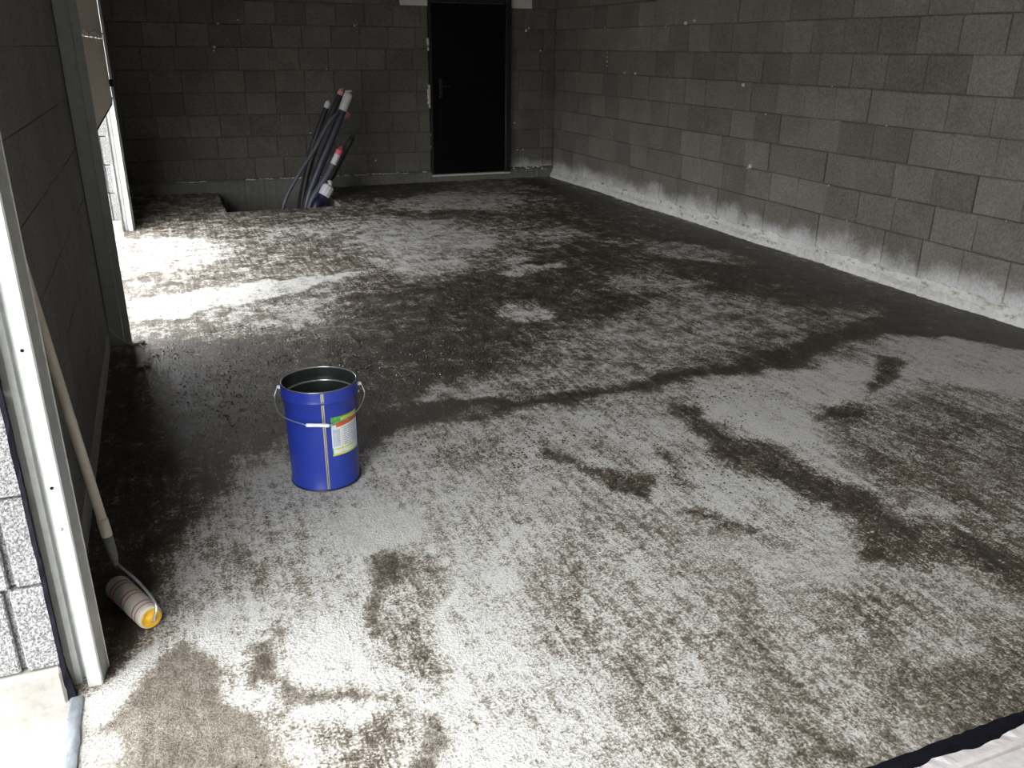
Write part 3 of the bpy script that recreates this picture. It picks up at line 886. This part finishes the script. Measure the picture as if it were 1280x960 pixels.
def strip(name, y0, y1, label):
    vs, fs = [], []
    n = int((y1 - y0) / .02)
    for i in range(n + 1):
        y = y0 + (y1 - y0) * i / n
        for q in range(5):
            x = XL + .002 + q * .0085 + random.uniform(-.0015, .0015)
            vs.append((x, y, .002 + (.004 if 0 < q < 4 else 0) + random.uniform(0, .007)))
    for i in range(n):
        for q in range(4):
            fs.append((i * 5 + q, i * 5 + q + 1, (i + 1) * 5 + q + 1, (i + 1) * 5 + q))
    return tag(mesh_obj(name, vs, fs, 'lead', smooth=True), label, 'strip')


strip('sealing_strip', O1A, O1B - .012, 'crumpled grey metal sealing strip on the threshold beside the blocks')

# ------------------------------------------------------------------ low kerb at the lower right
kb = MB()
n = 160
vs, fs = [], []
for i in range(n + 1):
    x = 1.25 + (XR - .06 - 1.25) * i / n
    ed = 1.104 + random.uniform(-.006, .004) - .012 * (math.sin(x * 19) * .5 + .5)
    for (y, z) in ((ed, 0), (ed - .006, .022 + random.uniform(-.003, .003)), (1.062, .028), (1.050, .026), (1.047, .018), (1.040, .026), (.82, .026), (.82, -.01)):
        vs.append((x, y, z))
for i in range(n):
    for q in range(7):
        fs.append((i * 8 + q, (i + 1) * 8 + q, (i + 1) * 8 + q + 1, i * 8 + q + 1))
kb.add(vs, fs)
m, nt, b = newmat('pinkish_mortar')
t = NT(nt)
g = t.noise(t.coord(), 30, 6, .65)
t.link(t.ramp(g, [(.3, (.60, .56, .56)), (.7, (.78, .73, .73))]), b.inputs['Base Color'])
b.inputs['Roughness'].default_value = .85
t.bump(g, .4, .006, b)
M['pink'] = m
ko = tag(kb.build('trim_2', 'pink'), 'low pinkish mortar kerb with a black edge strip at the near end', kind='structure')
mb = MB()
vs, fs = [], []
for i in range(n + 1):
    x = 1.25 + (XR - .06 - 1.25) * i / n
    j = random.uniform(-.0015, .0015)
    for (y, z) in ((1.142 + j, 0), (1.140 + j, .016 + j), (1.134 + j, .018), (1.108, .012), (1.085, .010)):
        vs.append((x, y, z))
for i in range(n):
    for q in range(4):
        fs.append((i * 5 + q, (i + 1) * 5 + q, (i + 1) * 5 + q + 1, i * 5 + q + 1))
mb.add(vs, fs)
tag(mb.build('edge_strip', 'black_foil', ko), 'black edge strip')

# ------------------------------------------------------------------ black door
door = thing('door_1', None, None, ((DX0 + DX1) / 2, YB - .03, DZ0))
tag(door, 'black steel door with black frame in the far wall', kind='structure')
cxd = (DX0 + DX1) / 2
hw = (DX1 - DX0) / 2
H = DZ1 - DZ0
mb = MB()
mb.cbox(-hw + .035, hw - .085, -.012, .04, .008, H - .06, .004)
leaf = mb.build('door_leaf', 'door_black', door)
mb = MB()
for (a, b2, c2, d2) in ((-.42, .36, .25, .95), (-.42, .36, 1.08, 1.98)):
    mb.cbox(a, b2, -.018, -.010, c2, d2, .004)
mb.build('leaf_panel', 'door_black', leaf)
mb = MB()
mb.cbox(-hw, -hw + .032, -.022, .05, 0, H, .004)
mb.build('frame_jamb', 'door_edge', door)
mb = MB()
mb.cbox(hw - .08, hw - .073, -.024, .05, 0, H, .002)
mb.cbox(hw - .068, hw, -.022, .05, 0, H, .004)
mb.build('frame_jamb', 'door_edge', door)
mb = MB()
mb.cbox(-hw + .032, hw - .07, -.022, .05, H - .055, H, .004)
mb.build('frame_head', 'door_edge', door)
mb = MB()
mb.cbox(-hw, hw - .0, -.03, .05, -.022, -.002, .004)
mb.build('threshold', 'ledge', door)
hx, hz = 3.43 - cxd, 1.17 - DZ0
mb = MB()
mb.cbox(hx - .02, hx + .02, -.024, -.012, hz - .12, hz + .12, .004)
pl = mb.build('handle_plate', 'door_edge', leaf)
mb = MB()
mb.tube([(hx, -.02, hz + .03), (hx, -.055, hz + .03)], .009)
mb.tube([(hx, -.055, hz + .03), (hx + .03, -.06, hz + .03), (hx + .12, -.06, hz + .025)], [.009, .009, .007])
mb.build('lever', 'handle_metal', leaf, True)
mb = MB()
mb.tube([(hx, -.02, hz - .05), (hx, -.034, hz - .05)], .013)
mb.build('lock_cylinder', 'handle_metal', leaf, True)
# foam squeezed out beside the frame
mb = MB()
for (z, r, w) in ((1.74, .030, .5), (1.70, .022, .5), (1.64, .018, .5), (1.20, .022, .5), (1.13, .034, .5), (1.07, .036, .5), (1.01, .030, .5), (.95, .018, .5), (.60, .010, .4), (.45, .010, .4)):
    mb.lump((DX0 - r * .45, YB - .03, z), r, 1.5)
tag(mb.build('foam_bead', 'foam', wb), 'cream foam squeezed out beside the door frame')

# ------------------------------------------------------------------ guide rails
RAIL = [(-.447, .050), (-.447, .024), (-.430, .024), (-.429, .050), (-.420, .053), (-.405, .048), (-.391, .053), (-.388, .074), (-.3765, .074), (-.3755, .030),
        (-.372, .026), (-.341, .026), (-.337, .030), (-.327, .098), (-.324, .100), (-.345, .118)]


def rail(name, ybase, sgn, label, h, mat='galv', bottom=None):
    root = thing(name, label, 'guide rail', (XL + .06, ybase, 0), 'guide rails beside the garage openings')
    vs, fs = [], []
    th = .002
    P = [Vector((x - (XL + .06), sgn * y)) for x, y in RAIL]
    n = len(P)
    off = []
    for i in range(n):
        d = (P[min(i + 1, n - 1)] - P[max(i - 1, 0)]).normalized()
        off.append(P[i] + Vector((-d.y, d.x)) * th * (1 if sgn > 0 else -1))
    loop = P + off[::-1]
    for z in (0.0, h):
        vs += [(p.x, p.y, z) for p in loop]
    m2 = len(loop)
    for i in range(m2):
        j = (i + 1) % m2
        fs.append((i, j, m2 + j, m2 + i))
    fs.append(tuple(range(m2))[::-1])
    fs.append(tuple(range(m2, 2 * m2)))
    o = mesh_obj('rail_profile', vs, fs, mat, root)
    return root


def rail_holes(root, zs, sgn):
    for z in zs:
        mb = MB()
        y = sgn * .0255
        mb.tube([(-.360 - (XL + .06), y, z), (-.360 - (XL + .06), y - sgn * .0012, z)], .0042, 14)
        tag(mb.build('bolt_hole', 'black_foil', root), 'dark round bolt hole')


r1 = rail('guide_rail', O1B, 1, 'bright galvanised guide rail standing beside the leaning roller pole', 2.72)
rail_holes(r1, (.617, .98, 1.30), 1)
mb = MB()
mb.tube([(-.360 + .36, .024, .50), (-.360 + .36, .021, .50)], .005, 10)
mb.build('rivet', 'galv', r1, True)
r2_ = rail('guide_rail', O2A - .005, -1, 'dark grey guide rail at the end of the left pier', 2.72, 'galv_dark')
r3 = rail('guide_rail', O2B - .02, 1, 'galvanised guide rail on the far side of the second opening', 2.72)
rail_holes(r3, (.40, .8), 1)
mb = MB()
mb.box(-.115 + .06 - .36 + .36, .06 + .02, -.075, -.070, .0, 2.72)
# flat cover plate of the dark rail, facing the viewer
mb.v, mb.f = [], []
mb.cbox(-.058, .058, -.112, -.104, .0, 2.72, .002)
mb.build('cover_plate', 'galv_dark', r2_)

# black membrane between blocks and the bright rail
mb = MB()
vs, fs = [], []
n = 60
for i in range(n + 1):
    z = -.01 + 2.25 * i / n
    j = random.uniform(-.001, .001)
    wid = .011 + max(0, .12 - z) * .10
    vs += [(XL - .004 + j, O1B - .006 + random.uniform(-.003, .003), z), (XL - .004 + wid + j, O1B - .008 + random.uniform(-.003, .003), z),
           (XL - .004 + wid + j, O1B + .010, z), (XL - .004 + j, O1B + .010, z)]
for i in range(n):
    for q in range(4):
        fs.append((i * 4 + q, i * 4 + (q + 1) % 4, (i + 1) * 4 + (q + 1) % 4, (i + 1) * 4 + q))
fs += [(3, 2, 1, 0), (n * 4, n * 4 + 1, n * 4 + 2, n * 4 + 3)]
mb.add(vs, fs)
tag(mb.build('membrane_strip', 'black_foil'), 'black sealing membrane between the block reveal and the bright rail', 'membrane')

# ------------------------------------------------------------------ sectional garage door, half lowered
sd = thing('sectional_garage_door', 'taupe sectional garage door, half lowered in the far left opening', 'garage door', (XL + .075, (O2A + O2B) / 2, 1.165))
half = (O2B - O2A) / 2 - .035
zz = [0.0, 0.535, 1.07]
for z in zz:
    mb = MB()
    hh = .53
    mb.cbox(-.022, .0, -half, half, z, z + hh, .004)
    sec = mb.build('door_section', 'taupe', sd)
mb = MB()
mb.cbox(-.020, -.002, -half, half, -.018, .0, .003)
tag(mb.build('bottom_seal', 'black_foil', sd), 'black rubber bottom seal')
for i in range(7):
    y = -half + .08 + i * (2 * half - .16) / 6
    mb = MB()
    mb.cbox(0, .004, y - .035, y + .035, .50, .528, .001)
    mb.cbox(0, .004, y - .035, y + .035, .537, .565, .001)
    mb.tube([(.006, y - .03, .5325), (.006, y + .03, .5325)], .006, 8)
    mb.build('hinge', 'hinge', sd)
mb = MB()
mb.cbox(0, .03, half - .07, half - .01, .14, .20, .003)
tag(mb.build('roller_bracket', 'black_foil', sd), 'small black roller bracket')
mb = MB()
mb.cbox(0, .02, half - .05, half + .0, .02, .05, .003)
mb.build('corner_bracket', 'hinge', sd)
# lift cable across the section joint
mb = MB()
cab = []
for i in range(41):
    y = -half + .05 + (2 * half - .1) * i / 40
    cab.append((.012, y, .56 + .012 * math.sin(i * 1.9) + .02 * math.sin(i * .35)))
mb.tube(cab, .003, 6)
mb.build('lift_cable', 'hinge', sd)

# ------------------------------------------------------------------ blue bucket
BX, BY = 0.462, 3.165
HB, RT, RB = 0.425, 0.150, 0.136
bk = thing('bucket', 'open blue metal bucket with wire handle standing on the floor', 'bucket', (BX, BY, 0.003))
rad = lambda z: RB + (RT - .007 - RB) * min(z / .375, 1)
mb = MB()
prof = [(0.0, .004), (RB - .006, .004), (RB - .004, 0.0), (RB + .002, .0), (RB + .003, .006), (RB, .012), (rad(.1), .1), (rad(.2), .2), (rad(.3), .3), (rad(.37), .368), (RT - .001, .374), (RT + .0025, .378), (RT + .0005, .383),
        (RT, .39), (RT, HB)]
mb.lathe(prof, 64)
shell = mb.build('shell', 'blue', bk, True)
mb = MB()
mb.lathe([(0.0, .012), (RB - .008, .012), (RB - .004, .02), (rad(.3) - .004, .3), (rad(.36) - .004, .36), (RT - .005, .377), (RT - .004, .39), (RT - .003, HB)], 64)
mb.build('inside_lining', 'tin_dark', bk, True)
mb = MB()
mb.lathe([(RT - .0045 + .003 * math.cos(a), HB - .001 + .0035 * math.sin(a)) for a in [i * math.pi / 5 for i in range(13)]], 64)
mb.build('rim', 'rim', bk, True)
mb = MB()
mb.lathe([(rad(.36) - .004 + (.0035) * math.cos(a), .368 + .0045 * math.sin(a)) for a in [i * math.pi / 4 for i in range(9)]], 64)
tag(mb.build('inner_bead', 'rim', bk, True), 'bright bead ring inside the bucket')
mb = MB()
mb.lathe([(RB + .0035 + .002 * math.cos(a), .004 + .003 * math.sin(a)) for a in [i * math.pi / 4 for i in range(9)]], 64)
mb.build('bottom_bead', 'conduit_navy', bk, True)
cam_ang = math.atan2(-BY, -BX)
to_r = lambda deg: cam_ang + math.radians(deg)      # positive turns to the viewer's right


def patch(name, mat, a0, a1, z0, z1, off, parent, tilt=0.0, n=10):
    vs, fs = [], []
    rows = max(2, int((z1 - z0) / .03) + 1)
    for i in range(rows + 1):
        z = z0 + (z1 - z0) * i / rows
        for k in range(n + 1):
            f = k / n
            zz_ = z + tilt * (f - .5)
            a = to_r(a0 + (a1 - a0) * f)
            r = (RT if zz_ > .385 else rad(zz_)) + off
            vs.append((r * math.cos(a), r * math.sin(a), zz_))
    for i in range(rows):
        for k in range(n):
            fs.append((i * (n + 1) + k, i * (n + 1) + k + 1, (i + 1) * (n + 1) + k + 1, (i + 1) * (n + 1) + k))
    return mesh_obj(name, vs, fs, mat, parent, True)


def seam_piece(z0, z1, r_off):
    pass


mb = MB()
for (da, mat) in ((0, 0),):
    pass
seam = patch('seam', 'tin', .2, 4.6, .006, .372, .0016, bk, n=3)
patch('seam_line', 'conduit_black', 2.1, 2.8, .006, .372, .0024, seam, n=2)
s2 = patch('seam', 'tin', .2, 4.6, .386, .422, .0016, bk, n=3)
patch('seam_line', 'conduit_black', 2.1, 2.8, .386, .422, .0024, s2, n=2)
patch('seam_bridge', 'tin', .2, 4.6, .370, .388, .0062, s2, n=3)
LA, LB = 13, 68
lab = patch('label', 'label_white', LA, LB, .150, .315, .0012, bk)
tag(lab, 'white printed label with green and red header')
patch('label_header', 'label_green', LA, LB, .282, .315, .0018, lab)
patch('label_header_flash', 'label_yellow', LA + 16, LB - 2, .300, .312, .0022, lab, tilt=.006)
patch('label_band', 'label_red', LA + 8, LB, .276, .292, .0024, lab, tilt=.010)
patch('label_foot', 'label_yellow', LA, LB, .150, .158, .0018, lab)
patch('label_foot_band', 'label_yellow', LA + 4, LB - 12, .176, .182, .0018, lab, tilt=.004)
patch('label_side', 'label_green', LA, LA + 1.6, .158, .185, .0019, lab)
patch('label_divider', 'label_yellow', LA + 17, LA + 17.8, .150, .270, .0018, lab)
patch('label_block', 'label_grey', LA + 2, LA + 14, .190, .262, .0013, lab).data.materials[0] = plain('label_pale_print', (.50, .54, .60), .5)
for i in range(9):
    z = .190 + i * .009
    a = LA + 20
    while a < LB - 5:
        L = random.uniform(3, 9)
        patch('text_line', 'label_grey', a, min(a + L, LB - 3), z, z + .0028, .0018, lab, n=3)
        a += L + 1.6
# ears, wire bail and grip
EA = math.radians(88)
mb = MB()
sideL = to_r(-96)
sideR = to_r(86)
zE = .400
ears = []
for a in (sideL, sideR):
    d = Vector((math.cos(a), math.sin(a), 0))
    p = d * RT
    ears.append(d * (RT + .012) + Vector((0, 0, zE)))
    e_ = MB()
    e_.tube([p * 0.99 + Vector((0, 0, zE)), p + d * .006 + Vector((0, 0, zE)), p + d * .014 + Vector((0, 0, zE))], [.009, .008, .005], 12)
    e_.build('ear', 'white_plastic', bk, True)
    e2 = MB()
    e2.tube([p * 0.99 + Vector((0, 0, zE - .032)), p + d * .004 + Vector((0, 0, zE - .032))], .005, 10)
    e2.build('rivet', 'white_plastic', bk, True)
front = Vector((math.cos(to_r(-6)), math.sin(to_r(-6)), 0))
side = Vector((-front.y, front.x, 0))
if side.dot(ears[1] - ears[0]) < 0:
    side = -side
gz = .302
g0 = front * (RT + .018) - side * .044 + Vector((0, 0, gz + .003))
g1 = front * (RT + .018) + side * .044 + Vector((0, 0, gz - .003))
def arc(e, g, outw):
    d = Vector((e.x, e.y, 0)).normalized()
    q1 = e + d * .012 + Vector((0, 0, -.045)) + front * .018
    mid = (e + g) / 2
    md = Vector((mid.x, mid.y, 0)).normalized()
    q2 = md * (RT + .028)
    q2.z = gz + .022
    return smooth_path([e, q1, q2, g], 8)
pathL = arc(ears[0], g0, -1)
pathR = arc(ears[1], g1, 1)
mb = MB()
mb.tube(pathL + [g1] + pathR[::-1][1:], .0021, 8)
mb.build('bail', 'wire', bk, True)
mb = MB()
mb.tube([g0, g0 * .9 + g1 * .1, (g0 + g1) / 2, g0 * .1 + g1 * .9, g1], [.0065, .0075, .0068, .0075, .0065], 12)
tag(mb.build('grip', 'white_plastic', bk, True), 'white plastic handle grip')

# ------------------------------------------------------------------ paint roller on a pole
A0 = Vector((-.208, 2.362, .040))
A1 = Vector((-.310, 2.578, .040))
ax = (A1 - A0).normalized()
pr = thing('paint_roller', 'striped paint roller on a long beige pole leaning on the left wall', 'paint roller', (A0.x, A0.y, 0))
org = Vector((A0.x, A0.y, 0))
# fleece: built along local z then turned onto its axis
mb = MB()
Lr = (A1 - A0).length
mb.lathe([(.012, .0), (.030, .0), (.036, .004), (.038, .010), (.038, Lr - .01), (.036, Lr - .004), (.030, Lr), (.012, Lr)], 32)
fl_ = mb.build('fleece', 'fleece', pr, True)
rotq = Vector((0, 0, 1)).rotation_difference(ax)
fl_.rotation_mode = 'QUATERNION'
fl_.rotation_quaternion = rotq
fl_.location = A0 - org
mb = MB()
mb.lathe([(.0, -.004), (.010, -.004), (.012, -.001), (.026, -.001), (.030, -.004), (.0315, .003), (.031, .012)], 28)
cap = mb.build('end_cap', 'yellow_cap', pr, True)
cap.rotation_mode = 'QUATERNION'
cap.rotation_quaternion = rotq
cap.location = A0 - org
tag(cap, 'yellow plastic end cap')
# wire frame
ptop = Vector((-.290, 2.55, .134))
mb = MB()
w0 = A0 + ax * .03
w1 = A0 - ax * .022
w2 = w1 + Vector((.010, .012, .052))
mb.tube([v - org for v in smooth_path([w0, w1 + ax * .004, w1 + Vector((0, 0, .012)), w2, w2 * .5 + ptop * .5 + Vector((.006, 0, .004)), ptop + Vector((.004, -.012, .0)), ptop + Vector((-.004, 0, .012))], 8)], .0042, 10)
mb.build('wire_frame', 'wire', pr, True)
pd = (Vector((-.400, 2.643, 1.056)) - Vector((-.305, 2.55, .180))).normalized()
pb0 = Vector((-.2965, 2.55, .140))
q = lambda s: pb0 + pd * s - org
mb = MB()
mb.tube([q(-.01), q(.0), q(.03), q(.075), q(.10)], [.007, .009, .014, .0155, .0155], 16)
tag(mb.build('grip_socket', 'pole_dirty', pr, True), 'dirty grey tapered socket')
mb = MB()
mb.tube([q(.095), q(.10), q(.150), q(.155)], [.0155, .0165, .0165, .015], 16)
mb.build('sleeve', 'pole', pr, True)
mb = MB()
mb.tube([q(.15), q(.6), q(1.02), q(1.035)], [.0145, .0145, .0145, .010], 16)
mb.build('pole', 'pole', pr, True)

# ------------------------------------------------------------------ conduits rising from the pit
YC = 10.2
GRP = 'conduits rising from the pit'


def conduit(name, label, pts, r, mat, y, bottom=True, tape=None, wrap=None):
    """pts: (x, z) above the floor; the conduit goes on down to the pit bottom"""
    root = thing(name, label, 'conduit', (pts[0][0], y, 0), GRP)
    d0 = Vector((pts[1][0] - pts[0][0], pts[1][1] - pts[0][1]))
    P = [(pts[0][0] - min(.10, d0.x / d0.y * .33), -.70)] + list(pts)
    n = len(P)
    path = [(p[0] - pts[0][0], .10 * (i / (n - 1)) - .02 + 0.0, p[1]) for i, p in enumerate(P)]
    path = smooth_path(path, 6)
    mb = MB()
    mb.tube(path, r, 14)
    mb.build('conduit_tube', mat, root, True)
    if wrap:
        wm, back, length = wrap
        acc, seg = 0.0, []
        for i in range(len(path) - 1, 0, -1):
            a_, b2_ = Vector(path[i]), Vector(path[i - 1])
            for k in range(10):
                if back <= acc <= back + length:
                    seg.append(a_.lerp(b2_, k / 10))
                acc += (a_ - b2_).length / 10
        mb = MB()
        mb.tube(seg, r * 1.06, 14)
        mb.build('tape_wrap', wm, root, True)
    if tape:
        tm, tl, tr = tape
        end = Vector(path[-1])
        d = (Vector(path[-1]) - Vector(path[-3])).normalized()
        mb = MB()
        k = [end - d * tl, end - d * tl * .8, end - d * tl * .3, end + d * .005, end + d * .03]
        rr = [r * 1.02, r * tr, r * tr * 1.05, r * tr, r * .55]
        mb.tube(k, rr, 12)
        for s in range(5):
            mb.lump(end + d * .02 + Vector((random.uniform(-1, 1), random.uniform(-1, 1), random.uniform(-1, 1))) * r * .6, r * .5, .9)
        mb.build('tape_cap', tm, root)
    return root


conduit('conduit', 'thin grey-blue conduit curving leftmost out of the pit', [(1.223, -.079), (1.426, .277), (1.63, .548), (1.827, .854), (1.934, .948)], .021, 'conduit_grey', YC - .12)
conduit('conduit', 'black conduit with a small pale tip behind the thickest one', [(1.46, -.092), (1.549, .208), (1.668, .565), (1.885, 1.04)], .030, 'conduit_black', YC + .165, tape=('tape_white', .06, 1.12))
conduit('conduit', 'thickest slate-blue conduit with a white taped top', [(1.507, -.095), (1.697, .339), (1.965, .869), (2.094, 1.137)], .047, 'conduit_blue', YC, tape=('tape_white', .19, 1.04))
conduit('conduit', 'black conduit with pinkish tip beside the white taped one', [(1.485, -.019), (1.665, .52), (1.906, .94), (2.030, 1.165)], .034, 'conduit_black', YC + .090, tape=('tape_pink', .04, 1.05))
conduit('conduit', 'grey-blue conduit with a red and white taped tip', [(1.525, -.096), (1.787, .289), (1.934, .529)], .036, 'conduit_grey', YC - .10, tape=('tape_red', .05, 1.12), wrap=('tape_white', .05, .13))
conduit('conduit', 'matt black conduit standing rightmost in the pit', [(1.637, -.102), (1.827, .196), (2.121, .660)], .033, 'conduit_black', YC + .05, tape=('conduit_black', .05, .8))
conduit('conduit', 'short navy conduit wrapped in a white plastic bag', [(1.58, -.11), (1.66, .0), (1.757, .134)], .066, 'conduit_navy', YC - .215, tape=('tape_white', .12, 1.06))
# loose taped end beside the thickest conduit and white tape under the red tip
conduit('conduit', 'slim dark conduit with a pink end just below the white tape', [(1.56, -.08), (1.78, .42), (2.02, .84), (2.115, .905)], .026, 'conduit_black', YC + .235, tape=('tape_pink', .07, 1.5))
# ------------------------------------------------------------------ small things on the floor
mb = MB()
sp = smooth_path([(XL + .012, 5.14, .14), (XL + .06, 5.16, .07), (-.31, 5.20, .012), (-.27, 5.22, .008), (-.24, 5.12, .006)], 6)
mb.tube(sp, .0035, 6)
tag(mb.build('string', 'string'), 'pale string hanging at the foot of the dark rail', 'string')
for (x, y, r, lb) in ((-.285, 5.235, .032, 'pale mortar lump at the foot of the dark rail'), (-.245, 4.83, .028, 'flat pale rubble chip on the dark floor before the dark rail')):
    mb = MB()
    for i in range(6):
        mb.lump((x + random.uniform(-1, 1) * r * 1.3, y + random.uniform(-1, 1) * r, r * .25), r * random.uniform(.4, .75), .6)
    tag(mb.build('rubble_chip', 'dab'), lb, 'rubble')

# soil crumbs on the damp patches and pale grit
rs = np.random.RandomState(5)
N = 60000
px = rs.uniform(XL + .1, XR - .1, N)
py = rs.uniform(1.25, 9.3, N)
ww = wetness_and_shade(px, py)[0]
soil, grit = MB(), MB()
for x, y, w in zip(px, py, ww):
    if math.hypot(x - BX, y - BY) < .16 or (x < -.1 and y < 2.7):
        continue
    if .5 < w and random.random() < .16:
        soil.grit((x, y, -.002), random.uniform(.002, .005) * (1.0 if y < 4 else 1.3))
    elif w < .5 and random.random() < .07:
        grit.grit((x, y, -.002), random.uniform(.002, .0045))
# coarse gritty skin left on the damp zone between bucket and second opening
N = 22000
px = rs.uniform(XL + .1, 3.3, N)
py = rs.uniform(3.6, 6.6, N)
ww = wetness_and_shade(px, py)[0]
coarse = MB()
for x, y, w in zip(px, py, ww):
    fade = min(1, (x - XL - .1) / .7) * min(1, (y - 3.6) / .7) * min(1, (6.6 - y) / .8)
    if .42 < w < .9 and random.random() < fade:
        coarse.grit((x, y, -.003), random.uniform(.003, .0075))
tag(coarse.build('coarse_grit', 'gravel'), 'brown gritty crumbs on the damp floor between bucket and far opening', 'grit', kind='stuff')
# clumps where the photo shows crumbly soil
for (x0_, y0_, sx_, sy_, n_) in ((1.33, 3.05, .18, .13, 260), (1.62, 2.98, .10, .16, 160), (2.05, 3.05, .35, .35, 420), (1.70, 2.66, .14, .08, 110), (1.1, 3.2, .25, .12, 160), (2.4, 3.35, .2, .1, 140)):
    for i in range(n_):
        soil.grit((random.gauss(x0_, sx_), random.gauss(y0_, sy_), -.002), random.uniform(.0025, .007))
tag(soil.build('soil_crumbs', 'soil'), 'dark soil crumbs scattered over the damp floor', 'soil', kind='stuff')
tag(grit.build('grit', 'crumb'), 'pale grit scattered over the dry floor', 'grit', kind='stuff')
